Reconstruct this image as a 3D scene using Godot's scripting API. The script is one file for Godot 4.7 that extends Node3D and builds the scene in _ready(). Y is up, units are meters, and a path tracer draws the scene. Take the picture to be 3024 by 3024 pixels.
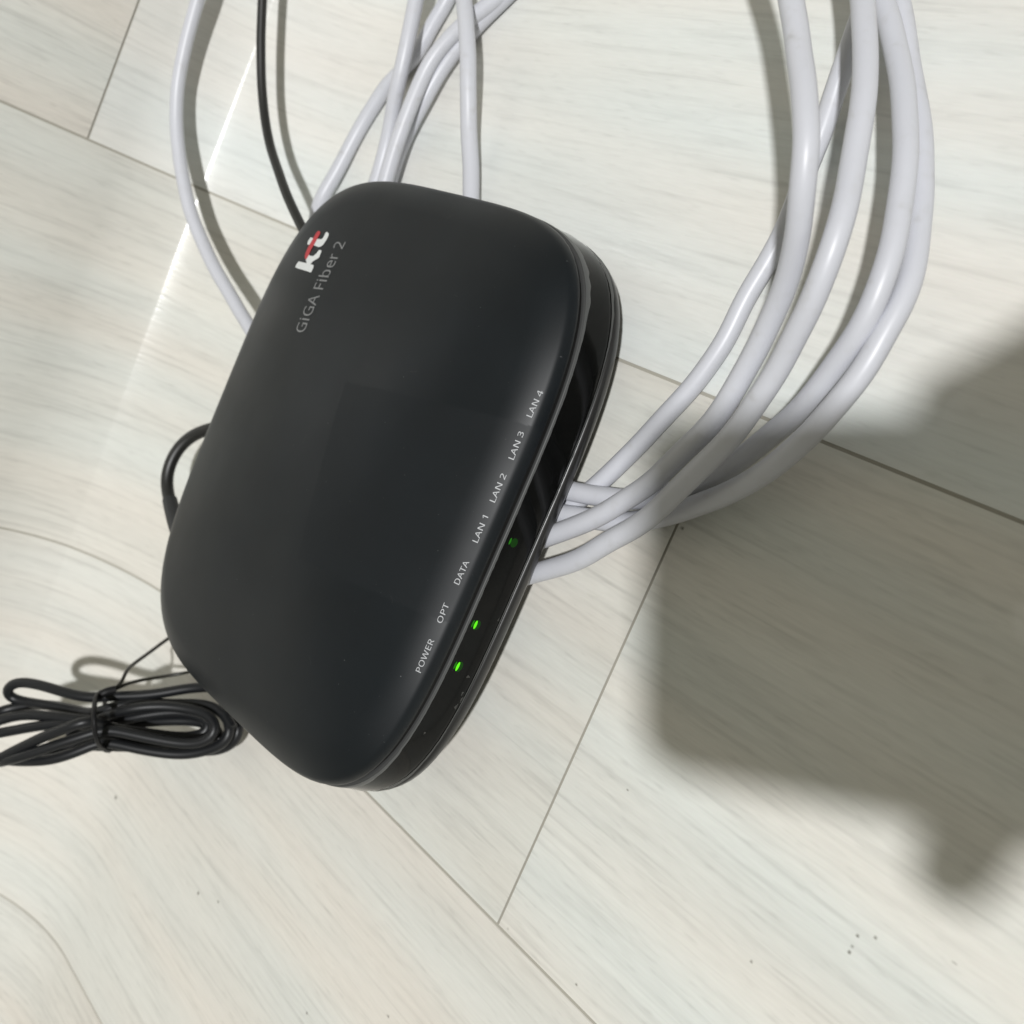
extends Node3D
# Close-up of a black fibre modem on a pale plank floor. World axes follow the floor: x runs along the planks
# (the floor turns up into a wall at negative x), z runs across them, y is up. Units are metres.

const X_FLAT := -0.3287      # where the floor starts to turn up into the wall
const TURN_LONG := 0.0637    # length of the lower turn, up to a tilt of about 50 degrees
const TURN_B := 0.051        # radius of the upper turn, past the crease, from 58 degrees to upright
const TURN_CREASE := 0.0012  # length of the crease
const PLANK := 0.1405        # plank width
const ROW0 := -0.1465        # near edge of row 0
const GAP := 0.0004

# router, in its own axes (x to the front, z along it)
const RA := 0.07953
const RB := 0.06690
const RNF := 4.37107
const RNB := 3.74533
const RN2 := 4.03675
const R_HS := 0.01921
const R_INS := 0.00100
const R_DOME := 0.01100
const R_W := 0.009            # width of the cover's sloping shoulder
const LAMP_AT := Vector3(1.337, 2.042, -0.076)

const COVER_TONE := Vector3(15.0, 20.0, 24.0)   # 8-bit
var rng := RandomNumberGenerator.new()
var used := {}

func _ready() -> void:
	# ---- camera, surroundings, lamp, exposure
	var eye := Vector3(0, 0.215, 0)
	var cam := Camera3D.new()
	cam.name = "camera"
	cam.transform = Transform3D(Basis(Vector3(0.625691, -0.676659, -0.388127), Vector3(-0.372257, 0.178242, -0.910854), Vector3(0.685518, 0.714396, -0.140367)), eye)
	cam.near = 0.01
	cam.far = 50.0
	cam.fov = 49.2328
	var lens := CameraAttributesPhysical.new()
	lens.frustum_focal_length = 26.19
	lens.frustum_focus_distance = 0.262
	lens.frustum_near = 0.01
	lens.frustum_far = 50.0
	lens.exposure_aperture = 13.0
	cam.attributes = lens
	add_child(cam)
	cam.fov = 49.2328
	var we := WorldEnvironment.new()
	we.name = "surroundings"
	var env := Environment.new()
	env.background_mode = Environment.BG_COLOR
	env.background_color = Color(0.80, 0.79, 0.725)
	env.background_energy_multiplier = 0.45
	env.tonemap_mode = Environment.TONE_MAPPER_LINEAR
	env.tonemap_exposure = 1.0
	env.sdfgi_enabled = true
	env.ssao_enabled = true
	env.ssil_enabled = true
	we.environment = env
	add_child(we)
	var lamp := OmniLight3D.new()
	lamp.name = "ceiling_lamp"
	lamp.position = LAMP_AT
	lamp.light_color = Color(1.0, 1.0, 1.0)
	lamp.light_energy = 6.8
	lamp.light_size = 0.05
	lamp.omni_range = 8.0
	lamp.omni_attenuation = 2.0
	lamp.shadow_enabled = true
	add_child(lamp)

	rng.seed = 7
	build_floor()
	build_router()
	build_cables()
	build_cord()
	build_phone(cam.transform)

# ------------------------------------------------------------------ helpers

func V(x: float, y: float, z: float) -> Vector3:
	return Vector3(x, y, z) * 0.001

func numbered(called: String) -> String:
	var n: int = used.get(called, 0)
	used[called] = n + 1
	return called if n == 0 else "%s_%03d" % [called, n]

func thing(called: String, label: String, category: String, group := "", at := Vector3.ZERO) -> Node3D:
	var o := Node3D.new()
	o.name = numbered(called)
	o.position = at
	o.set_meta("label", label)
	o.set_meta("category", category)
	if group:
		o.set_meta("group", group)
	add_child(o)
	return o

func part(called: String, m: Mesh, mat: Material, parent: Node3D) -> MeshInstance3D:
	var o := MeshInstance3D.new()
	o.mesh = m
	o.material_override = mat
	var n := called
	var k := 0
	while parent.has_node(NodePath(n)):
		k += 1
		n = "%s_%03d" % [called, k]
	o.name = n
	parent.add_child(o, true)
	return o

func tag(o: Node3D, label: String, category: String, group := "") -> void:
	o.set_meta("label", label)
	o.set_meta("category", category)
	if group:
		o.set_meta("group", group)

func lin(r: float, g: float, b: float) -> Color:
	return Color(r, g, b).linear_to_srgb()

func mat(c: Color, rough: float, spec := 0.5) -> StandardMaterial3D:
	var m := StandardMaterial3D.new()
	m.albedo_color = c
	m.roughness = rough
	m.metallic_specular = spec
	return m

# rows of points -> smooth sheet; front faces look along (along_row x along_column), or the other way with flip
func sheet(rows: Array, closed := false, flip := false, uvs: Array = []) -> ArrayMesh:
	var st := SurfaceTool.new()
	st.begin(Mesh.PRIMITIVE_TRIANGLES)
	var w: int = rows[0].size()
	for i in rows.size():
		for j in w:
			if uvs.size():
				st.set_uv(uvs[i][j])
			st.add_vertex(rows[i][j])
	var last := w if closed else w - 1
	for i in rows.size() - 1:
		for j in last:
			var a := i * w + j
			var b := i * w + (j + 1) % w
			var c := a + w
			var d := b + w
			var q := [a, c, b, b, c, d] if flip else [a, b, c, b, d, c]
			for k in q:
				st.add_index(k)
	st.generate_normals()
	return st.commit()

# points -> evenly spaced points along a centripetal Catmull-Rom curve
func spline(p: Array, step: float) -> PackedVector3Array:
	var q := [p[0] * 2.0 - p[1]]
	q.append_array(p)
	q.append(p[-1] * 2.0 - p[-2])
	var fine := PackedVector3Array()
	for i in range(1, q.size() - 2):
		var p0: Vector3 = q[i - 1]
		var p1: Vector3 = q[i]
		var p2: Vector3 = q[i + 1]
		var p3: Vector3 = q[i + 2]
		var t0 := 0.0
		var t1 := t0 + maxf(sqrt(p0.distance_to(p1)), 1e-4)
		var t2 := t1 + maxf(sqrt(p1.distance_to(p2)), 1e-4)
		var t3 := t2 + maxf(sqrt(p2.distance_to(p3)), 1e-4)
		for k in 16:
			var t := lerpf(t1, t2, k / 16.0)
			var a1 := p0.lerp(p1, (t - t0) / (t1 - t0))
			var a2 := p1.lerp(p2, (t - t1) / (t2 - t1))
			var a3 := p2.lerp(p3, (t - t2) / (t3 - t2))
			var b1 := a1.lerp(a2, (t - t0) / (t2 - t0))
			var b2 := a2.lerp(a3, (t - t1) / (t3 - t1))
			fine.append(b1.lerp(b2, (t - t1) / (t2 - t1)))
	fine.append(p[-1])
	# soften small kinks of the control points
	for pass_ in 3:
		var s := fine.duplicate()
		for i in range(1, fine.size() - 1):
			s[i] = fine[i] * 0.5 + (fine[i - 1] + fine[i + 1]) * 0.25
		fine = s
	var even := PackedVector3Array([fine[0]])
	var left := step
	for i in range(1, fine.size()):
		var a := fine[i - 1]
		var b := fine[i]
		var d := a.distance_to(b)
		while d >= left and d > 0.0:
			a = a.move_toward(b, left)
			even.append(a)
			d -= left
			left = step
		left -= d
	even.append(fine[-1])
	for pass_ in 10:
		var s := even.duplicate()
		for i in range(1, even.size() - 1):
			s[i] = even[i] * 0.5 + (even[i - 1] + even[i + 1]) * 0.25
		even = s
	return even

# round tube along points; radius may vary: radii is [] or one number per control point
func tube(st: SurfaceTool, c: PackedVector3Array, r: float, sides := 16, taper := 1.0, flat := 1.0) -> void:
	var n := c.size()
	var up := Vector3.UP
	var rings := []
	for i in n:
		var dir := (c[mini(i + 1, n - 1)] - c[maxi(i - 1, 0)]).normalized()
		up = (up - dir * up.dot(dir))
		if up.length() < 1e-4:
			up = dir.cross(Vector3.RIGHT)
		up = up.normalized()
		var side := dir.cross(up)
		var rr := r * lerpf(1.0, taper, float(i) / (n - 1))
		var ring := []
		for k in sides:
			var a := TAU * k / sides
			var nn := side * cos(a) + up * sin(a) * flat
			ring.append([c[i] + nn * rr, (side * cos(a) * flat + up * sin(a)).normalized()])
		rings.append(ring)
	for i in n - 1:
		for k in sides:
			var k2 := (k + 1) % sides
			quad_n(st, rings[i][k], rings[i][k2], rings[i + 1][k2], rings[i + 1][k])
	for e in [0, n - 1]:
		var out := (c[0] - c[1]).normalized() if e == 0 else (c[n - 1] - c[n - 2]).normalized()
		for k in sides:
			var k2 := (k + 1) % sides
			tri_n(st, [c[e], out], [rings[e][k][0], out], [rings[e][k2][0], out])

func tri_n(st: SurfaceTool, a: Array, b: Array, c: Array) -> void:
	var n: Vector3 = a[1]
	if (b[0] - a[0]).cross(c[0] - a[0]).dot(n) > 0.0:
		var t := b
		b = c
		c = t
	for q in [a, b, c]:
		st.set_normal(q[1])
		st.add_vertex(q[0])

func quad_n(st: SurfaceTool, a: Array, b: Array, c: Array, d: Array) -> void:
	tri_n(st, a, b, c)
	tri_n(st, a, c, d)

func begin() -> SurfaceTool:
	var st := SurfaceTool.new()
	st.begin(Mesh.PRIMITIVE_TRIANGLES)
	return st

# ------------------------------------------------------------------ floor

# s: way along the turned-up floor from where it starts -> [shift towards the wall, height, tilt]
func turn(s: float, z: float) -> Array:
	var x := 0.0
	var y := 0.0
	var a := 0.0
	var t1 := deg_to_rad(50.5 - 5.0 * clampf((0.035 - z) / 0.10, 0.0, 1.0))   # the lower turn is slacker towards the far rows
	for q in [[TURN_LONG / t1, t1], [TURN_CREASE / (deg_to_rad(58.0) - t1), deg_to_rad(58.0)], [TURN_B, PI / 2]]:
		var r: float = q[0]
		var b: float = q[1]
		var e := minf(b, a + s / r)
		x += r * (sin(e) - sin(a))
		y += r * (cos(a) - cos(e))
		s -= r * (e - a)
		a = e
		if s <= 1e-9:
			return [x, y, a]
	return [x, y + s, a]

# u: distance along the planks (equals x on the flat part), h: height above the surface
func floor_point(u: float, z: float, h: float) -> Vector3:
	if u >= X_FLAT:
		return Vector3(u, h, z)
	var t := turn(X_FLAT - u, z)
	return Vector3(X_FLAT - t[0] + h * sin(t[2]), t[1] + h * cos(t[2]), z)

func floor_normal(u: float, z: float) -> Vector3:
	if u >= X_FLAT:
		return Vector3.UP
	var t: float = turn(X_FLAT - u, z)[2]
	return Vector3(sin(t), cos(t), 0)

func plank_mesh(u0: float, u1: float, z0: float, z1: float) -> ArrayMesh:
	var st := begin()
	var bev := 0.0001
	var deep := -0.0003
	var a := u0 + 0.00026
	var b := u1 - 0.00026
	var us := [a + bev]
	var u := a + bev
	while u < b - bev:
		u += (0.0004 if absf(u - X_FLAT + 0.0643) < 0.0022 else 0.002) if u < X_FLAT - 0.001 else 0.06
		if u > X_FLAT and us[-1] < X_FLAT - 1e-5:
			u = X_FLAT
		us.append(minf(u, b - bev))
	var za := z0 + GAP
	var zb := z1 - GAP
	var rows := [[za, deep]]
	for k in 6:
		rows.append([lerpf(za + bev, zb - bev, k / 5.0), 0.0])
	rows.append([zb, deep])
	for i in us.size() - 1:
		var ua: float = us[i]
		var ub: float = us[i + 1]
		for k in 7:
			var tilt := Vector3(0, 0, -1.0 if k == 0 else 1.0 if k == 6 else 0.0)
			var p := []
			for c in [[ua, 0], [ua, 1], [ub, 1], [ub, 0]]:
				var zz: float = rows[k + c[1]][0]
				p.append([c[0], zz, rows[k + c[1]][1], (floor_normal(c[0], zz) + tilt).normalized()])
			for t in [[0, 2, 1], [0, 3, 2]]:
				for q in t:
					var v: Array = p[q]
					st.set_normal(v[3])
					st.set_uv(Vector2((v[0] - u0) / 0.8, (v[1] - z0) / PLANK))
					st.add_vertex(floor_point(v[0], v[1], v[2]))
	return st.commit()

func noise_bytes(sd: int, w: int, h: int, freq: float, tw: int, th: int, oct := 2) -> PackedByteArray:
	var n := FastNoiseLite.new()
	n.noise_type = FastNoiseLite.TYPE_SIMPLEX_SMOOTH
	n.seed = sd
	n.frequency = freq
	n.fractal_octaves = oct
	var im := n.get_image(w, h, false, false, false)
	im.convert(Image.FORMAT_L8)
	im.resize(tw, th, Image.INTERPOLATE_CUBIC)
	return im.get_data()

# whitewashed wood print: long soft streaks, fine fibre, broad tone, short pores; spots are [u, v, radius] dirt specks in metres
func wood(sd: int, tone: Vector3, contrast: float, spots: Array) -> Array:
	var w := 1536
	var h := 448
	var streak := noise_bytes(sd, 150, h, 0.10, w, h, 3)
	var fibre := noise_bytes(sd + 1, 260, h, 0.36, w, h, 2)
	var broad := noise_bytes(sd + 2, 48, 96, 0.06, w, h, 2)
	var pore := noise_bytes(sd + 3, 420, h, 0.26, w, h, 1)
	var hue := noise_bytes(sd + 4, 40, 60, 0.09, w, h, 1)
	var line := noise_bytes(sd + 5, 80, h, 0.17, w, h, 1)
	var out := PackedByteArray()
	out.resize(w * h * 3)
	var relief := PackedByteArray()
	relief.resize(w * h)
	for i in w * h:
		var s := (streak[i] - 128) / 128.0
		var f := (fibre[i] - 128) / 128.0
		var b := (broad[i] - 128) / 128.0
		var p := (pore[i] - 128) / 128.0
		var l := (line[i] - 128) / 128.0
		var dark := maxf(0.0, s - 0.10) * 0.15 + maxf(0.0, -s) * -0.03 + f * 0.042 + b * 0.040
		if l > 0.38:
			dark += (l - 0.38) * 0.17
		if p > 0.45 and s > -0.1:
			dark += (p - 0.45) * 0.16
		var m := 1.0 - dark * contrast
		var t := (hue[i] - 128) / 128.0 * 0.013
		out[i * 3] = clampi(int(tone.x * m * (1.0 + t)), 0, 255)
		out[i * 3 + 1] = clampi(int(tone.y * m * (1.0 - t * 0.3)), 0, 255)
		out[i * 3 + 2] = clampi(int(tone.z * m * (1.0 - t)), 0, 255)
		relief[i] = clampi(int(150 - (maxf(0.0, s) * 60.0 + f * 45.0 + maxf(0.0, p - 0.3) * 90.0)), 0, 255)
	var im := Image.create_from_data(w, h, false, Image.FORMAT_RGB8, out)
	for sp in spots:
		var cu: float = sp.x / 0.8 * w
		var cv: float = sp.y / PLANK * h
		var ru: float = sp.z / 0.8 * w
		var rv: float = sp.z / PLANK * h
		for x in range(int(cu - ru * 2) - 1, int(cu + ru * 2) + 2):
			for y in range(int(cv - rv * 2) - 1, int(cv + rv * 2) + 2):
				if x < 0 or y < 0 or x >= w or y >= h:
					continue
				var d := Vector2((x - cu) / ru, (y - cv) / rv).length()
				var k := clampf(1.35 - d, 0.0, 1.0) * 0.62
				im.set_pixel(x, y, im.get_pixel(x, y).lerp(Color(0.24, 0.23, 0.2), k))
	var rim := Image.create_from_data(w, h, false, Image.FORMAT_L8, relief)
	return [ImageTexture.create_from_image(im), ImageTexture.create_from_image(rim)]

func build_floor() -> void:
	var fl := Node3D.new()
	fl.name = "floor"
	fl.set_meta("kind", "structure")
	fl.set_meta("label", "pale whitewashed wood plank floor that curves up into the wall")
	add_child(fl)
	var mats := []
	var spots_b := [Vector3(0.0786, 0.0852, 0.00029), Vector3(0.0818, 0.0833, 0.00024), Vector3(0.0786, 0.0889, 0.00037), Vector3(0.0785, 0.0876, 0.00025), Vector3(0.0607, 0.1090, 0.00018), Vector3(0.0621, 0.1037, 0.00026), Vector3(0.0961, 0.0781, 0.00027), Vector3(0.0271, 0.1364, 0.00025), Vector3(0.0014, 0.0306, 0.00040), Vector3(0.0178, 0.0906, 0.00020), Vector3(0.0033, 0.1388, 0.00021)]
	var spots_c := [Vector3(0.4644, 0.0429, 0.00034), Vector3(0.3044, 0.0762, 0.00070), Vector3(0.3700, 0.0711, 0.00056), Vector3(0.3811, 0.0665, 0.00041), Vector3(0.4366, 0.0643, 0.00036)]
	for k in 5:
		var tone: Vector3 = [Vector3(214, 215, 211), Vector3(210, 210, 204), Vector3(208, 206, 199), Vector3(206, 205, 198), Vector3(203, 201, 194)][k]
		var pics := wood(11 + k * 10, tone, [0.38, 0.5, 0.45, 0.5, 0.65][k], spots_b if k == 1 else spots_c if k == 2 else [])
		var m := mat(Color.WHITE, 0.20, 0.42)
		m.albedo_texture = pics[0]
		m.heightmap_enabled = true
		m.heightmap_texture = pics[1]
		m.heightmap_scale = 0.007
		mats.append(m)
	var wall_top := -0.64
	# [row, from u, to u, material]
	var laid := [
		[0, -0.4342, 0.365, 0], [0, wall_top, -0.4342, 4], [0, 0.365, 1.0, 3],
		[1, -0.155, 0.645, 1], [1, wall_top, -0.155, 3], [1, 0.645, 1.0, 0],
		[2, wall_top, 0.16, 2], [2, 0.16, 0.96, 1],
		[3, wall_top, -0.02, 4], [3, -0.02, 0.78, 0],
		[4, wall_top, 0.3, 1], [4, 0.3, 1.0, 2],
		[-1, wall_top, -0.05, 2], [-1, -0.05, 0.75, 3],
		[-2, wall_top, 0.22, 3], [-2, 0.22, 1.0, 1],
		[-3, wall_top, 0.05, 0], [-3, 0.05, 0.85, 4],
	]
	for p in laid:
		var z0: float = ROW0 + PLANK * p[0]
		part("plank", plank_mesh(p[1], p[2], z0, z0 + PLANK), mats[p[3]], fl)
	# what shows in the joints
	var rows := []
	var u := wall_top
	while u < 1.02:
		var row := []
		for k in 47:
			row.append(floor_point(u, lerpf(-0.58, 0.57, k / 46.0), -0.0003))
		rows.append(row)
		u += 0.002 if u < X_FLAT else 0.1
	part("joint_bed", sheet(rows), mat(lin(0.34, 0.325, 0.28), 0.8), fl)

# ------------------------------------------------------------------ router

func rad(th: float, ins: float) -> float:
	var n1 := RNB if cos(th) < 0.0 else RNF
	var c := absf(cos(th)) / (RB - ins)
	var s := absf(sin(th)) / (RA - ins)
	var lo := 0.0
	var hi := 0.2
	for i in 26:
		var m := (lo + hi) / 2
		if pow(m * c, n1) + pow(m * s, RN2) > 1.0:
			hi = m
		else:
			lo = m
	return lo

# rise of the cover above its seam, d in from the edge
func shoulder(d: float) -> float:
	return 0.0026 * (1.0 - pow(1.0 - minf(d / R_W, 1.0), 2)) + 0.0022 * sqrt(1.0 - pow(1.0 - minf(d / 0.0013, 1.0), 2))

func ring_at(ins: float, y: float, n := 168, k := 1.0) -> Array:
	var out := []
	for i in n:
		var th := TAU * i / n
		var r := rad(th, ins) * k
		out.append(Vector3(r * cos(th), y, r * sin(th)))
	return out

func cover_height(x: float, z: float) -> float:
	var th := atan2(z, x)
	var r := Vector2(x, z).length()
	var s0 := 1.0 - R_W / RB
	var ri := rad(th, R_INS + R_W)
	if r <= ri:
		var s := r / ri * s0
		return R_HS + shoulder(R_W) + R_DOME * (1.0 - s * s)
	var lo := 0.0
	var hi := R_W
	for i in 20:
		var m := (lo + hi) / 2
		if rad(th, R_INS + m) > r:
			lo = m
		else:
			hi = m
	var s := 1.0 - lo / RB
	return R_HS + shoulder(lo) + R_DOME * (1.0 - s * s)

func on_cover(x: float, z: float, off: float) -> Vector3:
	var e := 0.0003
	var y := cover_height(x, z)
	var n := Vector3(cover_height(x - e, z) - cover_height(x + e, z), 2 * e, cover_height(x, z - e) - cover_height(x, z + e)).normalized()
	return Vector3(x, y, z) + n * off

func on_band(th: float, y: float, off: float) -> Vector3:
	var ins := 0.0002 if y < 0.009 else 0.0002 + (y - 0.009) / 0.0055 * 0.0004
	var r := rad(th, ins)
	var r1 := rad(th + 0.01, ins)
	var r0 := rad(th - 0.01, ins)
	var t := Vector3(r1 * cos(th + 0.01) - r0 * cos(th - 0.01), 0, r1 * sin(th + 0.01) - r0 * sin(th - 0.01)).normalized()
	var n := Vector3(t.z, 0, -t.x)
	if n.dot(Vector3(cos(th), 0, sin(th))) < 0:
		n = -n
	return Vector3(r * cos(th), y, r * sin(th)) + n * off

# lettering laid onto the cover: from..to is the base line (router axes, mm), cap is the letters' height along -x
func lettering(text: String, bold: bool, from: Vector2, to: Vector2, cap: float, m: Material, parent: Node3D, called := "lettering") -> void:
	var f := SystemFont.new()
	f.font_names = PackedStringArray(["Droid Sans"])
	f.font_weight = 700 if bold else 400
	var tm := TextMesh.new()
	tm.font = f
	tm.text = text
	tm.font_size = 48
	tm.pixel_size = 0.01
	tm.depth = 0.0
	tm.curve_step = 1.5
	tm.horizontal_alignment = HORIZONTAL_ALIGNMENT_LEFT
	var box := TextMesh.new()
	box.font = f
	box.text = "H"
	box.font_size = 48
	box.pixel_size = 0.01
	box.depth = 0.0
	var ab := tm.get_aabb()
	var hb := box.get_aabb()
	var a := tm.get_mesh_arrays()
	var v: PackedVector3Array = a[Mesh.ARRAY_VERTEX]
	var idx: PackedInt32Array = a[Mesh.ARRAY_INDEX] if a[Mesh.ARRAY_INDEX] != null else PackedInt32Array(range(v.size()))
	var along := (to - from) * 0.001
	var upw := Vector2(along.y, -along.x).normalized()
	if upw.x > 0:
		upw = -upw
	var pts := []
	for p in v:
		var s := (p.x - ab.position.x) / ab.size.x
		var t := (p.y - hb.position.y) / hb.size.y
		var q := from * 0.001 + along * s + upw * (t * cap * 0.001)
		pts.append(on_cover(q.x, q.y, 0.00006))
	var st := begin()
	for i in range(0, idx.size(), 3):
		var n := (on_cover(pts[idx[i]].x, pts[idx[i]].z, 0.001) - on_cover(pts[idx[i]].x, pts[idx[i]].z, 0.0)).normalized()
		if (pts[idx[i + 1]] - pts[idx[i]]).cross(pts[idx[i + 2]] - pts[idx[i]]).length() > 1e-13:
			tri_n(st, [pts[idx[i]], n], [pts[idx[i + 1]], n], [pts[idx[i + 2]], n])
	part(called, st.commit(), m, parent)

func flat_shape(poly: Array, off: float, m: Material, parent: Node3D, called: String) -> void:
	var pp := PackedVector2Array()
	for i in poly.size():
		# rounded slightly: two points per edge
		var a: Vector2 = poly[i]
		var b: Vector2 = poly[(i + 1) % poly.size()]
		pp.append(a.lerp(b, 0.12))
		pp.append(a.lerp(b, 0.5))
		pp.append(a.lerp(b, 0.88))
	var tri := Geometry2D.triangulate_polygon(pp)
	var st := begin()
	for i in range(0, tri.size(), 3):
		var a := pp[tri[i]] * 0.001
		var b := pp[tri[i + 1]] * 0.001
		var c := pp[tri[i + 2]] * 0.001
		var n := 5
		for u in n:
			for v in n - u:
				var p := a + (b - a) * u / n + (c - a) * v / n
				var cells := [[p, p + (b - a) / n, p + (c - a) / n]]
				if u + v < n - 1:
					cells.append([p + (b - a) / n, p + (b - a) / n + (c - a) / n, p + (c - a) / n])
				for cell in cells:
					var q := []
					for w in cell:
						q.append([on_cover(w.x, w.y, off), (on_cover(w.x, w.y, 0.001) - on_cover(w.x, w.y, 0.0)).normalized()])
					if (q[1][0] - q[0][0]).cross(q[2][0] - q[0][0]).length() > 1e-14:
						tri_n(st, q[0], q[1], q[2])
	part(called, st.commit(), m, parent)

func build_router() -> void:
	var r := thing("fiber_modem", "black rounded fibre modem with matte cover, glossy side band and green lights", "modem")
	r.transform = Transform3D(Basis(Vector3.UP, 0.04050) * Basis(Vector3.RIGHT, -0.05119) * Basis(Vector3(0, 0, 1), -0.00967), Vector3(-0.24627, 0.00945, 0.04948))
	# materials
	var cover_m := mat(Color.WHITE, 0.46, 0.385)
	cover_m.albedo_texture = dust_texture(3)
	cover_m.roughness = 1.0
	cover_m.roughness_texture = gloss_texture(8)
	var band_m := mat(lin(0.0035, 0.0037, 0.0037), 0.10, 0.27)
	var base_m := mat(lin(0.016, 0.016, 0.016), 0.28, 0.5)
	var groove_m := mat(lin(0.003, 0.003, 0.003), 0.6)
	var film_m := mat(lin(0.075, 0.078, 0.078), 0.40)
	# base shell
	var rows := []
	for q in [[0.0035, 0.0016], [0.0016, 0.0021], [0.0007, 0.0034], [0.0003, 0.0050], [0.0004, 0.0062], [0.0014, 0.0066]]:
		rows.append(ring_at(q[0], q[1]))
	for k in [0.97, 0.6, 0.02]:
		rows.push_front(ring_at(0.0035, 0.0016, 168, k))
	part("base", sheet(rows, true, true), base_m, r)
	# glossy band
	rows = []
	for q in [[0.0016, 0.0067], [0.0005, 0.0068], [0.0002, 0.0076], [0.0002, 0.009], [0.00038, 0.0115], [0.0006, 0.0145], [0.00071, 0.016], [0.00077, 0.0168]]:
		rows.append(ring_at(q[0], q[1]))
	part("side_band", sheet(rows, true, true), band_m, r)
	rows = []
	for q in [[0.00076, 0.0167], [0.00088, 0.0171], [0.00115, 0.01735], [0.0016, 0.0174], [0.0030, 0.0172]]:
		rows.append(ring_at(q[0], q[1]))
	part("band_lip", sheet(rows, true, true), mat(lin(0.045, 0.046, 0.046), 0.45, 0.4), r)
	rows = [ring_at(0.0018, 0.0058), ring_at(0.0018, 0.0196)]
	part("seam_groove", sheet(rows, true, true), groove_m, r)
	# cover
	rows = []
	var uvs := []
	rows.append(ring_at(R_INS + 0.0024, R_HS - 0.0004))
	rows.append(ring_at(R_INS + 0.0002, R_HS - 0.0002))
	for d in [0.0, 0.00006, 0.0002, 0.0004, 0.0007, 0.001, 0.0014, 0.0019, 0.0025, 0.0032, 0.004, 0.005, 0.006, 0.0072, 0.0082, 0.009]:
		var s: float = 1.0 - d / RB
		rows.append(ring_at(R_INS + d, R_HS + shoulder(d) + R_DOME * (1.0 - s * s)))
	var s0 := 1.0 - R_W / RB
	for k in [0.96, 0.9, 0.82, 0.72, 0.6, 0.46, 0.3, 0.15, 0.0]:
		var s: float = s0 * k
		rows.append(ring_at(R_INS + R_W, R_HS + shoulder(R_W) + R_DOME * (1.0 - s * s), 168, k))
	for row in rows:
		var ur := []
		for p in row:
			ur.append(Vector2(p.x / 0.17 + 0.5, p.z / 0.17 + 0.5))
		uvs.append(ur)
	var cover := part("top_cover", sheet(rows, true, true, uvs), cover_m, r)
	# peeling clear film along the two seams of the band
	film(r, "protective_film", -1.45, 1.45, 0.0171, 0.0003, 0.0016, film_m, 5)
	film(r, "protective_film", -1.35, 1.25, 0.0078, 0.0004, 0.0008, mat(lin(0.05, 0.052, 0.052), 0.4), 9)
	# lettering on the cover
	var pale := mat(lin(0.35, 0.36, 0.375), 0.5)
	for l in [["POWER", 63.64, 34.78, 63.77, 26.22], ["OPT", 63.80, 21.83, 63.74, 16.91], ["DATA", 63.94, 11.74, 64.04, 5.75], ["LAN 1", 64.03, 0.86, 63.95, -5.78], ["LAN 2", 64.00, -9.45, 63.97, -16.52], ["LAN 3", 64.04, -20.36, 63.79, -27.16], ["LAN 4", 63.85, -31.05, 63.79, -37.70]]:
		lettering(l[0], false, Vector2(l[1], l[2]), Vector2(l[3], l[4]), 1.1, pale, cover)
	lettering("GiGA Fiber 2", false, Vector2(-19.87, -27.99), Vector2(-23.62, -55.91), 4.9, mat(lin(0.17, 0.175, 0.178), 0.5), cover)
	var white := mat(lin(0.62, 0.64, 0.64), 0.5)
	var P := func(a: Array) -> Array:
		var o := []
		for i in range(0, a.size(), 2):
			o.append(Vector2(a[i], a[i + 1]))
		return o
	flat_shape(P.call([-43.1, -44.4, -43.5, -45.3, -43.0, -46.5, -41.8, -46.5, -33.5, -46.8, -32.6, -46.6, -32.2, -45.6, -32.1, -44.5, -32.8, -44.5]), 0.00006, white, cover, "logo_letter")
	flat_shape(P.call([-39.2, -47.7, -38.8, -49.3, -37.8, -49.0, -35.8, -49.2, -34.9, -50.2, -34.5, -51.4, -33.7, -51.6, -32.9, -51.4, -32.1, -49.3, -34.4, -47.7, -34.9, -46.7, -37.0, -46.5]), 0.00008, white, cover, "logo_letter")
	flat_shape(P.call([-43.5, -52.2, -43.9, -53.2, -43.6, -54.4, -42.6, -54.3, -41.7, -54.3, -39.7, -54.4, -36.6, -54.6, -36.1, -55.3, -36.4, -56.8, -36.0, -57.2, -34.5, -56.9, -33.9, -56.3, -33.7, -54.8, -33.9, -53.3, -34.7, -52.5, -35.8, -52.2, -38.6, -52.3, -41.5, -52.2, -42.7, -52.0]), 0.00006, white, cover, "logo_letter")
	flat_shape(P.call([-40.3, -48.1, -41.3, -49.3, -41.6, -51.1, -41.6, -52.7, -41.5, -54.3, -41.6, -56.1, -41.0, -56.8, -40.1, -56.8, -39.1, -56.4, -39.0, -55.8, -39.0, -54.2, -38.9, -52.5, -39.0, -50.7, -38.6, -48.9, -38.8, -47.7, -39.5, -47.7]), 0.00012, mat(lin(0.42, 0.03, 0.04), 0.5), cover, "logo_swoosh")
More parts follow.
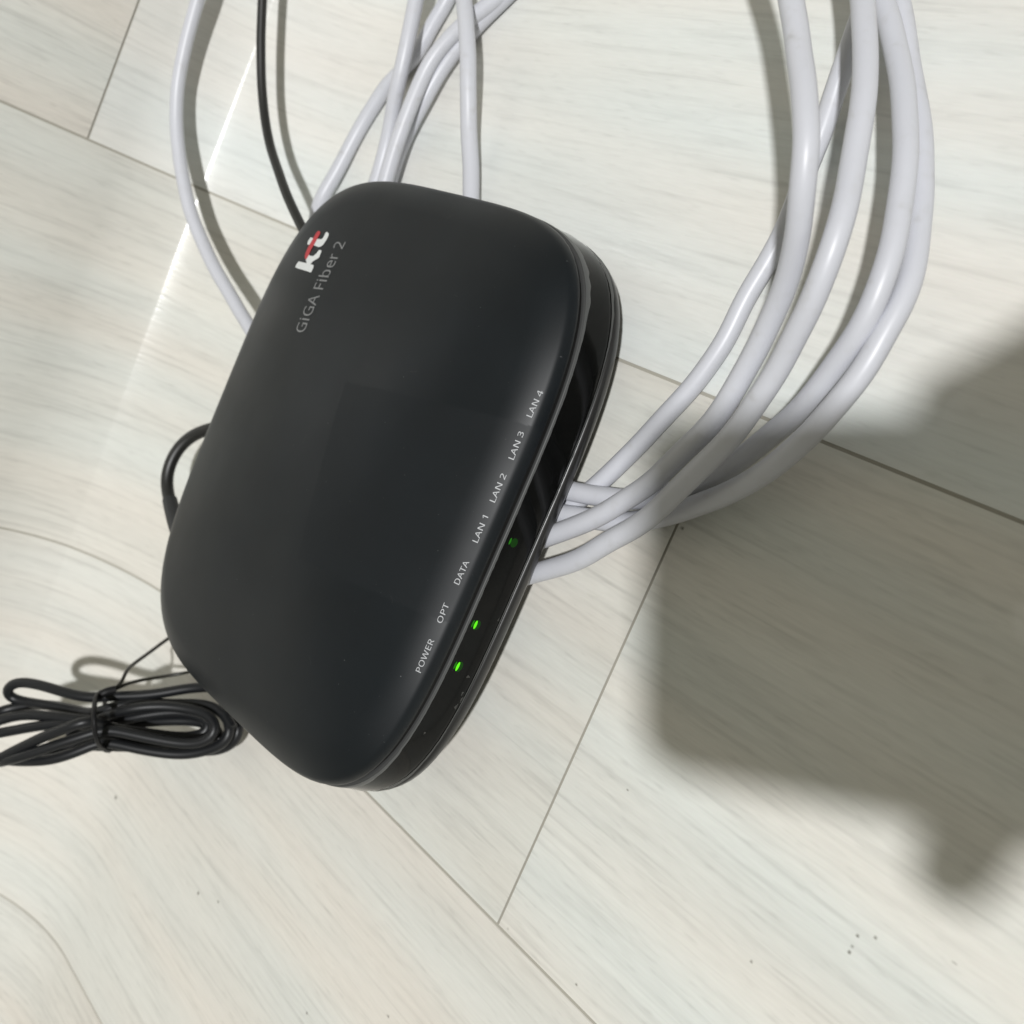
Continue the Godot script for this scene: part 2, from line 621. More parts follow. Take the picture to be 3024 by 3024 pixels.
	# indicator lights behind the band's smoked face
	for q in [[0.56, 0.0088, 0.0006, 0.0004], [0.535, 0.0082, 0.0007, 0.0003], [0.515, 0.0090, 0.0005, 0.0003], [0.46, 0.0098, 0.0003, 0.0005], [0.66, 0.0136, 0.0003, 0.0003], [0.25, 0.0085, 0.0005, 0.0002]]:
		var st := begin()
		for i in 10:
			var a := TAU * i / 10
			var b := TAU * (i + 1) / 10
			var nn := (on_band(q[0], q[1], 0.001) - on_band(q[0], q[1], 0.0)).normalized()
			var ka := 1.0 + 0.35 * sin(a * 3.0 + q[0] * 40.0)
			var kb := 1.0 + 0.35 * sin(b * 3.0 + q[0] * 40.0)
			tri_n(st, [on_band(q[0], q[1], 0.00005), nn], [on_band(q[0] + q[2] * ka * cos(a) / 0.07, q[1] + q[3] * ka * sin(a), 0.00005), nn], [on_band(q[0] + q[2] * kb * cos(b) / 0.07, q[1] + q[3] * kb * sin(b), 0.00005), nn])
		part("scuff", st.commit(), mat(lin(0.035, 0.035, 0.033), 0.6), r)
	led(r, 0.436, 0.0144, 1.0)
	led(r, 0.288, 0.0148, 0.8)
	led(r, -0.032, 0.0144, 0.0)

func film(r: Node3D, called: String, t0: float, t1: float, top: float, thin: float, wide: float, m: Material, sd: int) -> void:
	var n := FastNoiseLite.new()
	n.seed = sd
	n.frequency = 14.0
	n.fractal_octaves = 4
	var rows := [[], [], [], []]
	var count := 300
	for i in count + 1:
		var th := lerpf(t0, t1, float(i) / count)
		var w := thin + wide * (exp(-pow((th + 0.92) / 0.17, 2)) + 0.75 * exp(-pow((th - 0.93) / 0.14, 2)))
		w *= 1.0 + 0.35 * n.get_noise_1d(th)
		w *= clampf((th - t0) / 0.15, 0.05, 1.0) * clampf((t1 - th) / 0.15, 0.05, 1.0)
		var up := top + 0.0001 * n.get_noise_1d(th * 3.0 + 9.0)
		for k in 4:
			var y := up - w * k / 3.0
			var base := on_band(th, y, 0.00012)
			if y > 0.0166:
				base = on_band(th, y, 0.0001 - (y - 0.0166) * 0.3)
			rows[k].append(base)
	part(called, sheet(rows, false, false), m, r)

func led(r: Node3D, th: float, y: float, on: float) -> void:
	var disc := func(dt: float, dy: float, rt: float, ry: float, off: float) -> ArrayMesh:
		var st := begin()
		var k := 1.0 / 0.065
		var c := on_band(th + dt * k, y + dy, off)
		var nn := (on_band(th, y, 0.001) - on_band(th, y, 0.0)).normalized()
		for i in 24:
			var a := TAU * i / 24
			var b := TAU * (i + 1) / 24
			tri_n(st, [c, nn], [on_band(th + (dt + rt * cos(a)) * k, y + dy + ry * sin(a), off), nn], [on_band(th + (dt + rt * cos(b)) * k, y + dy + ry * sin(b), off), nn])
		return st.commit()
	var glow := func(c: Color, e: float) -> StandardMaterial3D:
		var m := mat(Color(0.01, 0.02, 0.01), 0.3, 0.2)
		m.emission_enabled = true
		m.emission = c
		m.emission_energy_multiplier = e
		return m
	var l := part("indicator_led", disc.call(0.0, -0.0004, 0.00115, 0.0011, 0.00006), glow.call(Color(0.13, 0.42, 0.08), 0.24 + 0.08 * on), r)
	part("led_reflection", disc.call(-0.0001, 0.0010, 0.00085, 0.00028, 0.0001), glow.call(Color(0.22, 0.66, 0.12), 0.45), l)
	if on > 0:
		part("led_core", disc.call(0.0, 0.0001, 0.0010, 0.00042, 0.00014), glow.call(Color(0.42, 1.0, 0.12), 0.65 + 0.4 * on), l)

# gloss of the cover: duller where a hand-sized rubbed patch reaches the front edge, with faint smears
func gloss_texture(sd: int) -> ImageTexture:
	var w := 512
	var n := FastNoiseLite.new()
	n.seed = sd
	n.frequency = 0.012
	n.fractal_octaves = 4
	var tone := n.get_image(w, w, false, false, false).get_data()
	var out := PackedByteArray()
	out.resize(w * w)
	for y in w:
		for x in w:
			var p := Vector2((x + 0.5) / w - 0.5, (y + 0.5) / w - 0.5) * 170.0
			var g := 0.43 + 0.09 * (tone[y * w + x] / 255.0 - 0.5)
			var near: float = -28.5 + 0.15 * (60.0 - p.x)
			var far: float = 21.5 + 0.1 * (60.0 - p.x)
			if p.y > near and p.y < far and p.x > 12.0 + 0.2 * p.y:
				g += 0.075
			out[y * w + x] = int(clampf(g, 0.0, 1.0) * 255.0)
	return ImageTexture.create_from_image(Image.create_from_data(w, w, false, Image.FORMAT_L8, out))

# cover colour with faint smears, dust specks and a few hairs
func dust_texture(sd: int) -> ImageTexture:
	var w := 1400
	var im := Image.create(w, w, false, Image.FORMAT_RGB8)
	var n := FastNoiseLite.new()
	n.seed = sd
	n.frequency = 0.004
	n.fractal_octaves = 4
	var tone := n.get_image(w, w, false, false, false).get_data()
	n.frequency = 0.35
	n.fractal_octaves = 1
	var grit := n.get_image(w, w, false, false, false).get_data()
	var out := PackedByteArray()
	out.resize(w * w * 3)
	for i in w * w:
		var g := 0.90 + 0.22 * (tone[i] / 255.0) + 0.26 * (grit[i] / 255.0 - 0.5)
		out[i * 3] = int(COVER_TONE.x * g)
		out[i * 3 + 1] = int(COVER_TONE.y * g)
		out[i * 3 + 2] = int(COVER_TONE.z * g)
	im = Image.create_from_data(w, w, false, Image.FORMAT_RGB8, out)
	var rr := RandomNumberGenerator.new()
	rr.seed = 99
	for k in 260:
		var c := Vector2(rr.randf() * w, rr.randf() * w)
		var b := 0.20 + 0.26 * pow(rr.randf(), 3.0)
		for q in rr.randi_range(1, 3):
			im.set_pixel(clampi(int(c.x) + q % 2, 0, w - 1), clampi(int(c.y) + q / 2, 0, w - 1), Color(b, b, b))
	for k in 22:
		var c := Vector2(rr.randf() * w, rr.randf() * w)
		var a := rr.randf() * TAU
		var bend := rr.randf_range(-0.09, 0.09)
		for q in rr.randi_range(8, 26):
			c += Vector2.from_angle(a)
			a += bend
			im.set_pixel(clampi(int(c.x), 0, w - 1), clampi(int(c.y), 0, w - 1), Color(0.17, 0.17, 0.165))
	return ImageTexture.create_from_image(im)

# ------------------------------------------------------------------ cables

func cable(called: String, label: String, category: String, pts: Array, r: float, m: Material, group := "") -> MeshInstance3D:
	var st := begin()
	var c := spline(pts, 0.0016)
	var n := FastNoiseLite.new()
	n.seed = used.get(called, 0) * 17 + int(r * 1e6)
	n.frequency = 26.0
	n.fractal_octaves = 2
	var way := 0.0
	for i in range(1, c.size() - 1):
		way += 0.0016
		c[i] += Vector3(n.get_noise_2d(way, 0.0), 0.4 * n.get_noise_2d(way, 3.0), n.get_noise_2d(way, 7.0)) * 0.0005
	tube(st, c, r, 18)
	var o := part(numbered(called), st.commit(), m, self)
	tag(o, label, category, group)
	return o

func build_cables() -> void:
	var white := mat(lin(0.53, 0.54, 0.585), 0.40, 0.5)
	var grime := NoiseTexture2D.new()
	grime.width = 256
	grime.height = 256
	grime.seamless = true
	var gn := FastNoiseLite.new()
	gn.frequency = 0.02
	gn.fractal_octaves = 4
	gn.seed = 4
	grime.noise = gn
	var ramp := Gradient.new()
	ramp.offsets = PackedFloat32Array([0.0, 0.16, 0.30, 1.0])
	ramp.colors = PackedColorArray([Color(0.90, 0.895, 0.88), Color(0.97, 0.968, 0.96), Color(0.992, 0.992, 0.992), Color(1, 1, 1)])
	grime.color_ramp = ramp
	white.albedo_texture = grime
	white.uv1_triplanar = true
	white.uv1_scale = Vector3.ONE * 26.0
	var g1 := "white network cables running under the modem's front edge"
	var g2 := "white network cables leaving behind the modem"
	var c := "cable"
	cable("network_cable", "white network cable bowing along the wall left of the black cable", c, [V(-372.0,60.0,-150.0), V(-379.0,58.0,-120.0), V(-383.5,55.0,-95.0), V(-384.5,52.0,-78.0), V(-385.2,49.8,-62.7), V(-386.1,48.0,-46.5), V(-385.5,45.2,-30.7), V(-380.1,41.5,-15.6), V(-371.2,36.8,-1.5), V(-359.2,30.8,11.4), V(-345.5,27.6,19.6), V(-334.5,25.1,25.2), V(-322.0,23.5,31.0), V(-308.0,22.5,36.5), V(-292.0,22.0,42.0)], 0.0023, white, g2)
	cable("network_cable", "white network cable reaching the modem's back corner beside the thin black cable", c, [V(-318.6,3.0,-127.0), V(-320.7,3.0,-108.5), V(-318.6,3.0,-97.5), V(-318.3,3.0,-90.6), V(-319.6,3.0,-87.4), V(-321.2,3.0,-83.3), V(-321.9,3.0,-78.8), V(-325.2,3.0,-70.1), V(-333.7,3.0,-60.7), V(-336.1,3.0,-53.9), V(-338.3,3.0,-48.4), V(-339.7,3.5,-41.0), V(-340.8,4.0,-32.4), V(-341.4,4.5,-26.8), V(-342.6,5.2,-18.5), V(-340.3,6.0,-12.3), V(-333.6,6.5,-4.4)], 0.0025, white, g2)
	cable("network_cable", "steep white network cable crossing over the one nearest the black cable", c, [V(-332.0,13.5,-121.0), V(-324.7,13.5,-101.5), V(-322.1,13.0,-93.2), V(-320.6,12.5,-85.9), V(-318.6,12.0,-77.7), V(-317.4,11.2,-69.7), V(-317.2,9.8,-61.7), V(-318.2,8.5,-57.2), V(-319.4,6.2,-50.5), V(-319.7,4.8,-45.8), V(-319.8,3.4,-40.1), V(-319.1,3.0,-32.9), V(-318.5,3.0,-28.2), V(-317.8,3.0,-22.1), V(-317.6,3.0,-15.7)], 0.0025, white, g2)
	cable("network_cable", "upper one of the two white network cables lying together behind the modem", c, [V(-255.6,3.0,-126.3), V(-276.8,3.2,-109.5), V(-286.0,3.8,-100.2), V(-292.6,4.8,-91.5), V(-301.3,6.8,-81.6), V(-306.5,8.2,-71.9), V(-307.3,9.0,-61.3), V(-306.8,9.2,-46.9), V(-306.2,8.5,-31.4), V(-304.8,7.5,-15.5)], 0.0025, white, g2)
	cable("network_cable", "lower one of the two white network cables lying together behind the modem", c, [V(-252.6,2.8,-125.5), V(-273.7,2.8,-108.8), V(-291.5,2.8,-92.6), V(-301.5,3.4,-79.2), V(-306.6,4.2,-67.9), V(-308.7,4.5,-56.6), V(-311.0,4.3,-47.9), V(-311.6,3.8,-37.3), V(-311.0,3.0,-24.0), V(-308.8,3.0,-16.4)], 0.0025, white, g2)
	cable("network_cable", "straight white network cable dropping to the middle of the modem's far end", c, [V(-335.4,9.0,-124.8), V(-313.3,11.0,-104.3), V(-303.8,11.8,-94.6), V(-297.0,12.2,-87.4), V(-290.9,12.2,-79.7), V(-285.6,11.8,-72.4), V(-282.3,10.5,-65.3), V(-280.3,8.8,-59.5), V(-276.8,6.0,-49.1), V(-270.1,4.5,-37.3), V(-266.8,4.2,-32.0), V(-261.9,4.2,-24.6), V(-257.3,4.2,-17.3)], 0.0025, white, g2)
	cable("network_cable", "white network cable arching highest, innermost of the raised loops right of the modem", c, [V(-195.9,30.0,-121.4), V(-180.0,33.0,-107.3), V(-165.5,36.0,-94.3), V(-159.5,37.5,-88.1), V(-154.3,38.5,-82.3), V(-150.1,38.8,-77.1), V(-145.9,39.5,-71.9), V(-141.5,40.7,-66.6), V(-137.9,41.5,-61.5), V(-134.5,41.8,-55.7), V(-133.6,41.2,-53.0), V(-132.5,39.2,-47.9), V(-132.7,35.5,-43.0), V(-134.2,31.0,-38.0), V(-136.1,26.5,-32.5), V(-138.4,22.5,-26.4), V(-140.4,19.7,-20.5), V(-143.3,17.0,-12.8), V(-145.5,15.2,-5.3), V(-149.3,13.7,2.5), V(-154.6,12.3,11.3), V(-158.1,11.5,17.7), V(-164.8,10.5,25.1), V(-171.8,9.8,32.5), V(-179.9,9.0,38.9), V(-187.5,7.8,44.0), V(-197.2,6.0,49.2)], 0.00255, white, g1)
	cable("network_cable", "white network cable lying flat on the floor beneath the raised loops", c, [V(-163.7,10.0,-121.3), V(-162.1,9.0,-113.7), V(-161.7,8.0,-106.8), V(-161.2,8.0,-101.5), V(-160.5,8.0,-97.7), V(-160.7,7.0,-91.1), V(-160.8,6.0,-84.4), V(-160.5,5.0,-77.7), V(-159.6,4.5,-70.6), V(-159.5,4.0,-64.8), V(-159.5,3.5,-57.5), V(-159.4,3.0,-49.1), V(-159.5,3.0,-41.4), V(-160.4,3.0,-34.7), V(-161.2,3.0,-28.7), V(-162.5,3.0,-16.2), V(-165.2,3.0,-6.5), V(-168.7,3.0,1.7), V(-172.1,3.0,10.2), V(-175.6,3.0,17.1), V(-179.7,3.0,24.3), V(-183.1,3.0,29.9), V(-187.8,3.0,36.0), V(-195.2,3.0,43.9)], 0.00245, white, g1)
	cable("network_cable", "second raised white network cable, the lowest where it enters under the modem", c, [V(-185.2,14.0,-130.8), V(-171.9,16.5,-116.8), V(-160.5,19.0,-103.8), V(-155.3,20.5,-97.3), V(-150.6,22.0,-91.1), V(-145.4,24.0,-83.9), V(-139.3,26.2,-74.7), V(-135.8,27.5,-68.2), V(-132.8,28.5,-61.7), V(-131.4,29.0,-58.6), V(-129.1,30.0,-52.2), V(-126.7,31.5,-45.8), V(-125.5,31.8,-39.6), V(-125.8,30.5,-33.6), V(-127.2,28.0,-27.6), V(-129.5,25.2,-21.9), V(-131.6,22.5,-16.7), V(-134.2,20.2,-10.6), V(-137.2,18.2,-2.8), V(-141.5,16.8,6.1), V(-146.4,15.8,14.7), V(-150.3,14.8,20.8), V(-154.2,13.8,26.0), V(-159.4,12.5,31.4), V(-166.1,10.8,38.0), V(-173.3,9.2,44.1), V(-183.2,7.5,51.3), V(-192.2,6.0,57.2)], 0.00255, white, g1)
	cable("network_cable", "white network cable lying on top of the outermost one in the right-hand loops", c, [V(-195.2,10.0,-128.9), V(-176.5,11.0,-116.2), V(-162.7,11.5,-105.6), V(-158.0,11.5,-100.5), V(-153.6,12.0,-96.1), V(-146.2,13.0,-88.1), V(-140.2,14.5,-81.3), V(-134.4,16.5,-73.3), V(-128.3,18.5,-63.5), V(-125.0,19.5,-57.2), V(-122.4,20.5,-50.9), V(-120.3,21.5,-44.6), V(-119.1,22.0,-38.2), V(-119.1,21.2,-32.0), V(-120.2,19.5,-26.7), V(-123.5,17.0,-21.1), V(-126.7,14.5,-15.2), V(-130.3,12.0,-9.7), V(-135.4,9.5,-3.3), V(-140.3,7.5,2.6), V(-145.4,6.0,8.3), V(-150.0,5.0,12.6), V(-155.4,4.2,16.6), V(-164.4,3.8,22.3), V(-169.1,3.8,24.4), V(-175.5,4.5,26.4), V(-184.9,6.2,28.6), V(-191.0,7.5,30.0), V(-200.4,7.5,32.4)], 0.00255, white, g1)
	cable("network_cable", "outermost white network cable of the loops, passing into the dark shadow", c, [V(-193.5,7.0,-131.4), V(-174.9,7.5,-118.2), V(-162.4,8.0,-108.2), V(-157.7,8.0,-103.2), V(-153.3,8.0,-98.2), V(-149.2,8.0,-92.7), V(-142.8,8.0,-84.1), V(-137.0,9.0,-76.4), V(-130.4,10.5,-66.6), V(-128.0,11.0,-62.4), V(-124.4,12.0,-56.0), V(-121.1,13.5,-49.5), V(-118.1,15.5,-42.9), V(-116.2,17.0,-36.3), V(-116.1,18.0,-29.5), V(-116.1,18.0,-24.8), V(-117.4,17.8,-18.3), V(-119.9,16.8,-12.2), V(-122.4,15.8,-7.4), V(-127.4,13.8,0.2), V(-133.6,11.3,7.0), V(-142.0,8.8,14.1), V(-151.1,6.4,20.9), V(-157.8,5.0,25.1), V(-162.6,4.4,27.7), V(-170.1,4.2,30.8), V(-178.9,5.0,33.5), V(-184.1,6.0,35.1), V(-189.9,7.0,36.9), V(-199.0,7.0,40.0)], 0.00255, white, g1)
	var black := mat(lin(0.012, 0.012, 0.011), 0.42, 0.5)
	cable("fiber_cable", "thin black cable running to the modem's back left corner", c, [V(-376.0,50.0,-150.0), V(-376.5,46.0,-120.0), V(-374.0,42.0,-95.0), V(-369.3,36.5,-70.5), V(-364.9,33.2,-55.7), V(-359.4,29.3,-41.2), V(-348.5,26.5,-27.1), V(-335.9,26.5,-18.9), V(-326.9,26.2,-13.7), V(-320.1,25.0,-9.3), V(-308.0,23.5,-2.0), V(-292.0,22.0,6.0)], 0.00155, black)
	var o := cable("power_cable", "short black cable bowing out from the modem's left side", c, [V(-325.4,16.0,62.4), V(-331.8,18.0,65.4), V(-334.5,19.5,67.9), V(-340.2,21.5,73.0), V(-341.6,23.5,79.8), V(-341.2,24.0,86.3), V(-339.9,24.0,89.9), V(-337.8,23.5,92.4), V(-333.0,23.5,95.2), V(-327.6,23.5,98.7), V(-320.2,23.5,101.8), V(-309.2,24.0,104.4)], 0.0021, black)
	var st := begin()
	tube(st, spline([V(-334.1,23.5,94.5), V(-332.0,23.5,95.7), V(-329.4,23.5,97.2), V(-326.4,23.5,98.8), V(-319.8,23.5,101.6), V(-312.1,24.0,103.3)], 0.0012), 0.0025, 16, 1.25)
	part("strain_relief", st.commit(), mat(lin(0.02, 0.021, 0.022), 0.5), o)

func build_cord() -> void:
	var black := mat(lin(0.009, 0.0098, 0.0112), 0.40, 0.42)
	var t := thing("cable_bundle", "black cable folded into a bundle and tied with a black wire tie", "cable bundle")
	var st := begin()
	for p in [[V(-286.5,11.4,139.1), V(-291.3,13.3,142.3), V(-293.8,15.7,143.9), V(-298.7,21.3,148.9), V(-304.6,27.9,153.7), V(-309.6,32.9,156.7), V(-312.1,36.0,159.2), V(-319.0,41.0,161.7), V(-329.1,46.0,164.4), V(-336.8,49.5,167.4), V(-340.3,51.5,170.1), V(-340.3,52.3,172.7), V(-341.4,49.7,175.9), V(-335.5,45.3,174.1), V(-325.6,40.5,170.0), V(-314.1,35.4,165.6), V(-308.6,35.6,162.5), V(-304.2,32.3,157.3), V(-303.1,27.9,155.4), V(-294.7,19.7,150.7), V(-285.2,12.2,145.3), V(-278.1,10.4,144.7), V(-272.8,9.5,146.6)],
		[V(-278.1,10.4,144.7), V(-272.8,9.5,146.6), V(-271.9,10.0,150.5), V(-275.3,11.8,155.4), V(-281.0,16.4,161.1), V(-286.2,21.3,163.8), V(-293.6,27.9,166.4), V(-299.5,32.9,168.0), V(-302.4,35.8,169.5), V(-302.5,36.8,171.2), V(-305.5,41.0,176.1), V(-309.8,44.7,181.0), V(-315.7,48.3,184.9), V(-322.3,51.8,188.7), V(-328.7,56.1,190.0), V(-334.4,58.4,187.7), V(-335.8,56.1,183.3), V(-334.2,53.0,180.6), V(-328.8,49.5,175.4), V(-322.1,46.0,171.7), V(-313.4,41.0,167.6), V(-307.8,36.7,165.3), V(-306.5,34.5,163.0)],
		[V(-307.8,36.7,165.3), V(-306.5,34.5,163.0), V(-299.0,32.2,155.9), V(-293.6,25.6,151.1), V(-286.6,19.0,147.7), V(-279.5,14.8,145.9), V(-274.2,13.8,147.0), V(-273.8,14.4,150.9), V(-277.8,17.5,155.5), V(-284.9,23.9,158.6), V(-292.3,30.5,160.9), V(-299.6,37.1,163.4), V(-300.7,39.4,165.9), V(-304.0,43.6,170.2), V(-309.3,48.6,177.0), V(-315.6,53.3,184.0), V(-326.1,55.3,191.5), V(-332.9,59.2,190.0), V(-333.8,56.9,186.3), V(-331.1,53.0,183.7), V(-325.4,49.5,178.7), V(-317.9,44.7,172.6), V(-310.6,39.6,167.8), V(-311.7,33.3,168.8)],
		[V(-310.6,39.6,167.8), V(-311.7,33.3,168.8), V(-308.6,29.9,166.1), V(-303.2,25.9,160.7), V(-299.1,21.0,156.7), V(-293.4,15.2,152.5), V(-287.8,11.0,151.0), V(-282.6,9.9,151.5), V(-284.1,11.0,155.7), V(-287.6,17.0,158.7), V(-293.5,24.6,160.8), V(-300.6,31.2,164.0), V(-300.1,37.5,161.8), V(-299.1,42.5,159.9), V(-302.6,46.0,164.8), V(-308.3,48.7,170.8), V(-313.9,51.3,177.7), V(-321.0,55.0,187.2), V(-325.7,57.7,194.8), V(-331.7,60.0,202.5)],
		[V(-318.0,37.4,175.5), V(-312.2,30.8,172.8), V(-309.0,26.3,168.2), V(-303.5,22.3,162.7), V(-295.8,16.6,157.2), V(-289.5,11.1,153.6), V(-282.3,8.4,151.9), V(-277.6,7.6,153.5), V(-281.8,8.2,159.3), V(-288.9,13.2,163.1), V(-297.1,20.4,166.8), V(-304.8,26.9,169.6), V(-310.9,30.8,174.3), V(-314.7,37.4,179.0), V(-320.6,42.2,185.7)],
		[V(-316.4,36.0,178.9), V(-311.6,29.8,176.3), V(-303.2,21.9,171.5), V(-296.0,15.3,167.8), V(-288.3,10.8,163.6), V(-278.6,7.2,157.9), V(-273.3,6.2,151.5), V(-273.2,6.0,146.8), V(-279.1,6.4,145.3), V(-286.2,8.4,146.9), V(-298.6,14.6,154.1), V(-309.8,22.9,161.2), V(-318.5,29.8,168.6), V(-324.8,36.0,169.9), V(-332.4,42.0,173.0), V(-337.1,46.6,176.5), V(-340.6,51.0,180.7), V(-338.4,57.7,183.0)]]:
		tube(st, spline(p, 0.0016), 0.0017, 12)
	part("folded_cable", st.commit(), black, t)
	var tie := begin()
	tube(tie, spline([V(-308.6,36.8,155.6), V(-305.3,39.7,155.0), V(-299.2,42.6,155.3), V(-293.4,44.7,156.3), V(-292.5,43.6,159.9), V(-293.7,40.5,164.6), V(-298.1,35.3,169.2), V(-304.7,28.9,173.4), V(-311.9,24.4,175.3), V(-318.4,23.4,173.2), V(-321.8,25.2,168.0), V(-315.8,31.0,160.0), V(-310.0,35.3,156.0), V(-306.7,37.8,154.8)], 0.001), 0.0013, 10, 1.0, 0.6)
	var tm := mat(lin(0.006, 0.006, 0.007), 0.5, 0.35)
	var loop := part("wire_tie", tie.commit(), tm, t)
	var knot := begin()
	tube(knot, spline([V(-306.5,38.1,155.5), V(-304.8,38.4,153.4), V(-305.2,36.9,152.7), V(-305.2,35.4,152.4), V(-304.5,34.5,151.7)], 0.001), 0.0013, 10)
	part("knot", knot.commit(), tm, loop)
	for p in [[V(-305.6,36.1,153.2), V(-304.6,34.6,151.9), V(-306.1,32.4,150.8), V(-309.4,30.6,148.4), V(-311.5,29.0,147.7), V(-314.8,26.2,147.8), V(-321.9,17.6,146.1), V(-327.0,9.8,142.8), V(-326.8,5.2,137.4)], [V(-307.0,34.7,153.8), V(-306.2,33.3,152.3), V(-307.4,31.0,151.5), V(-311.2,23.3,151.1), V(-310.0,16.3,148.5), V(-307.1,10.8,145.1), V(-299.3,8.6,139.4)]]:
		var w := begin()
		tube(w, spline(p, 0.0012), 0.0006, 8)
		part("wire_end", w.commit(), mat(lin(0.012, 0.011, 0.007), 0.4), loop)

# ------------------------------------------------------------------ phone and hand (they cast the shadow on the right)

func build_phone(at: Transform3D) -> void:
	var ph := thing("phone", "dark smartphone held level above the floor, casting its shadow over the cables", "phone")
	ph.transform = at
	# outline in the phone's plane: x along it, y across, millimetres from the lens
	var out := []
	var cr := 9.0
	for q in [[126.0 - cr, 8.5 - cr, 0.0], [-12.5 + cr, 8.5 - cr, PI / 2], [-12.5 + cr, -63.5 + cr, PI], [126.0 - cr, -63.5 + cr, PI * 1.5]]:
		for k in 9:
			var a: float = q[2] + PI / 2 * k / 8.0
			out.append(Vector2(q[0] + cr * cos(a), q[1] + cr * sin(a)))
	var cen := Vector2(57, -27.5)
	var rows := []
	for q in [[0.02, 1.2], [0.97, 1.2], [0.99, 1.8], [1.0, 3.2], [1.0, 6.0], [0.99, 7.6], [0.97, 8.2], [0.02, 8.2]]:
		var row := []
		for p in out:
			var v: Vector2 = cen + (p - cen) * q[0]
			row.append(V(v.x, v.y, q[1]))
		rows.append(row)
	part("case", sheet(rows, true, true), mat(lin(0.02, 0.02, 0.022), 0.4), ph)
	rows = []
	for q in [[0.02, 8.35], [0.86, 8.35], [0.87, 8.2]]:
		var row := []
		for p in out:
			var v: Vector2 = cen + (p - cen) * q[0]
			row.append(V(v.x, v.y, q[1]))
		rows.append(row)
	part("screen", sheet(rows, true, true), mat(lin(0.005, 0.005, 0.006), 0.1), ph)
	var hd := thing("person", "hand in a dark sleeve gripping the end of the phone", "person")
	hd.transform = at
	# joints in millimetres, with radii: palm behind the phone's far end, fingers over the upper edge, thumb at the lower edge
	var bones := [
		[Vector3(150, -18, 34), Vector3(128, -2, 27), 21.0, 17.0], [Vector3(150, -26, 34), Vector3(126, -42, 27), 21.0, 17.0], [Vector3(128, -2, 27), Vector3(126, -42, 27), 16.0, 16.0],
		[Vector3(126, 4, 24), Vector3(96, 17, 17), 13.0, 11.5], [Vector3(96, 17, 17), Vector3(64, 17, 7), 11.5, 9.5], [Vector3(64, 17, 7), Vector3(46, 10, 2), 9.5, 7.0],
		[Vector3(132, 6, 20), Vector3(108, 27, 6), 11.0, 9.0], [Vector3(108, 27, 6), Vector3(88, 20, -6), 9.0, 8.0], [Vector3(88, 20, -6), Vector3(76, 4, -8), 8.0, 6.5],
		[Vector3(140, 4, 16), Vector3(124, 22, 0), 10.5, 8.5], [Vector3(124, 22, 0), Vector3(106, 14, -9), 8.5, 7.5], [Vector3(106, 14, -9), Vector3(96, 0, -9), 7.5, 6.0],
		[Vector3(146, 0, 12), Vector3(140, 14, -4), 9.0, 7.5], [Vector3(140, 14, -4), Vector3(126, 8, -10), 7.5, 6.5], [Vector3(126, 8, -10), Vector3(118, -4, -9), 6.5, 5.5],
		[Vector3(134, -38, 28), Vector3(98, -48, 24), 15.0, 11.0], [Vector3(98, -48, 24), Vector3(52, -49, 13), 11.0, 8.5], [Vector3(52, -49, 13), Vector3(42, -70, 6), 8.5, 6.5],
		[Vector3(150, -22, 34), Vector3(205, -34, 52), 21.0, 24.0],
	]
	part("hand", nets(bones, 3.4), mat(lin(0.42, 0.27, 0.2), 0.55), hd)
	var st := begin()
	tube(st, spline([V(182, -29, 44), V(230, -40, 62), V(320, -62, 105), V(420, -90, 150)], 0.01), 0.033, 20, 1.4)
	part("sleeve", st.commit(), mat(lin(0.03, 0.032, 0.04), 0.85), hd)

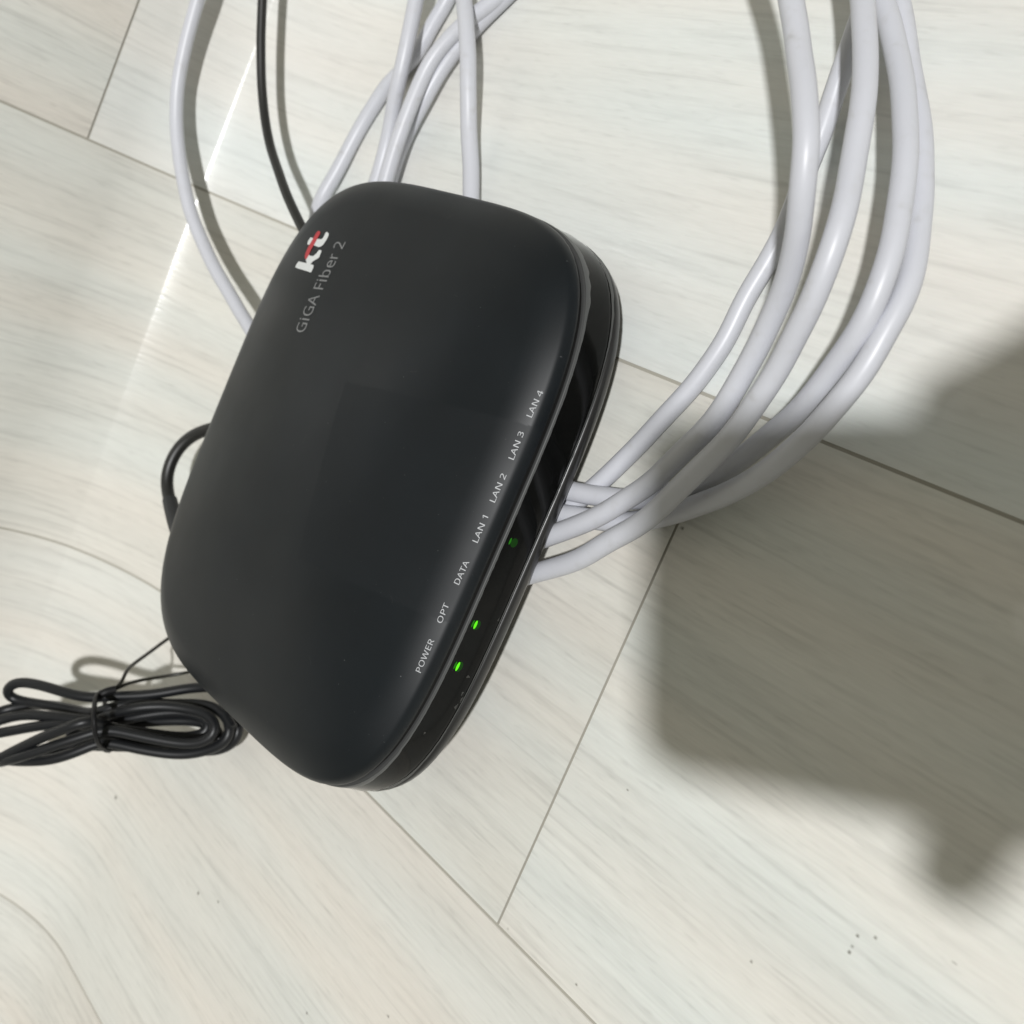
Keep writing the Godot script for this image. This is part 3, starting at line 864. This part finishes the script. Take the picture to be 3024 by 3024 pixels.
# tapered capsules joined smoothly, meshed with surface nets (millimetres in, metres out)
func nets(bones: Array, cell: float) -> ArrayMesh:
	var lo := Vector3.INF
	var hi := -Vector3.INF
	for b in bones:
		for e in 2:
			var r: float = b[2 + e] + 8.0
			lo = lo.min(b[e] - Vector3.ONE * r)
			hi = hi.max(b[e] + Vector3.ONE * r)
	var n := Vector3i(((hi - lo) / cell).ceil()) + Vector3i.ONE
	var f := PackedFloat32Array()
	f.resize(n.x * n.y * n.z)
	f.fill(50.0)
	var k := 4.0
	for b in bones:
		var a: Vector3 = b[0]
		var d: Vector3 = b[1] - a
		var r: float = maxf(b[2], b[3]) + 14.0
		var i0 := Vector3i(((a.min(b[1]) - Vector3.ONE * r - lo) / cell).floor()).max(Vector3i.ZERO)
		var i1 := Vector3i(((a.max(b[1]) + Vector3.ONE * r - lo) / cell).ceil()).min(n - Vector3i.ONE)
		for x in range(i0.x, i1.x + 1):
			for y in range(i0.y, i1.y + 1):
				for z in range(i0.z, i1.z + 1):
					var p := lo + Vector3(x, y, z) * cell
					var t := clampf((p - a).dot(d) / d.length_squared(), 0.0, 1.0)
					var s := (p - a - d * t).length() - lerpf(b[2], b[3], t)
					var at := (x * n.y + y) * n.z + z
					var o := f[at]
					var h := maxf(k - absf(o - s), 0.0) / k
					f[at] = minf(o, s) - h * h * k * 0.25
	var ids := {}
	var pts := PackedVector3Array()
	var st := SurfaceTool.new()
	st.begin(Mesh.PRIMITIVE_TRIANGLES)
	for x in n.x - 1:
		for y in n.y - 1:
			for z in n.z - 1:
				var sum := Vector3.ZERO
				var cnt := 0
				var base := (x * n.y + y) * n.z + z
				for e in [[0, 0, 0, 0], [0, 1, 0, 0], [0, 0, 1, 0], [0, 1, 1, 0], [1, 0, 0, 0], [1, 1, 0, 0], [1, 0, 1, 0], [1, 1, 1, 0], [2, 0, 0, 0], [2, 1, 0, 0], [2, 0, 1, 0], [2, 1, 1, 0]]:
					var o := Vector3i(0, e[1], e[2]) if e[0] == 0 else Vector3i(e[1], 0, e[2]) if e[0] == 1 else Vector3i(e[1], e[2], 0)
					var q := o
					q[e[0]] = 1
					var va := f[base + (o.x * n.y + o.y) * n.z + o.z]
					var vb := f[base + (q.x * n.y + q.y) * n.z + q.z]
					if (va < 0.0) != (vb < 0.0):
						sum += Vector3(o).lerp(Vector3(q), va / (va - vb))
						cnt += 1
				if cnt:
					ids[Vector3i(x, y, z)] = pts.size()
					var p := (lo + (Vector3(x, y, z) + sum / cnt) * cell) * 0.001
					pts.append(p)
					st.add_vertex(p)
	for c in ids:
		for ax in 3:
			var u := (ax + 1) % 3
			var v := (ax + 2) % 3
			var a: Vector3i = c
			if a[u] == 0 or a[v] == 0:
				continue
			var q := a
			q[ax] += 1
			var va := f[(a.x * n.y + a.y) * n.z + a.z]
			var vb := f[(q.x * n.y + q.y) * n.z + q.z]
			if (va < 0.0) == (vb < 0.0):
				continue
			var du := Vector3i.ZERO
			du[u] = 1
			var dv := Vector3i.ZERO
			dv[v] = 1
			var i := [ids[a], ids[a - du], ids[a - du - dv], ids[a - dv]]
			var order := [0, 1, 2, 0, 2, 3] if vb < 0.0 else [0, 2, 1, 0, 3, 2]
			for o in order:
				st.add_index(i[o])
	st.generate_normals()
	return st.commit()
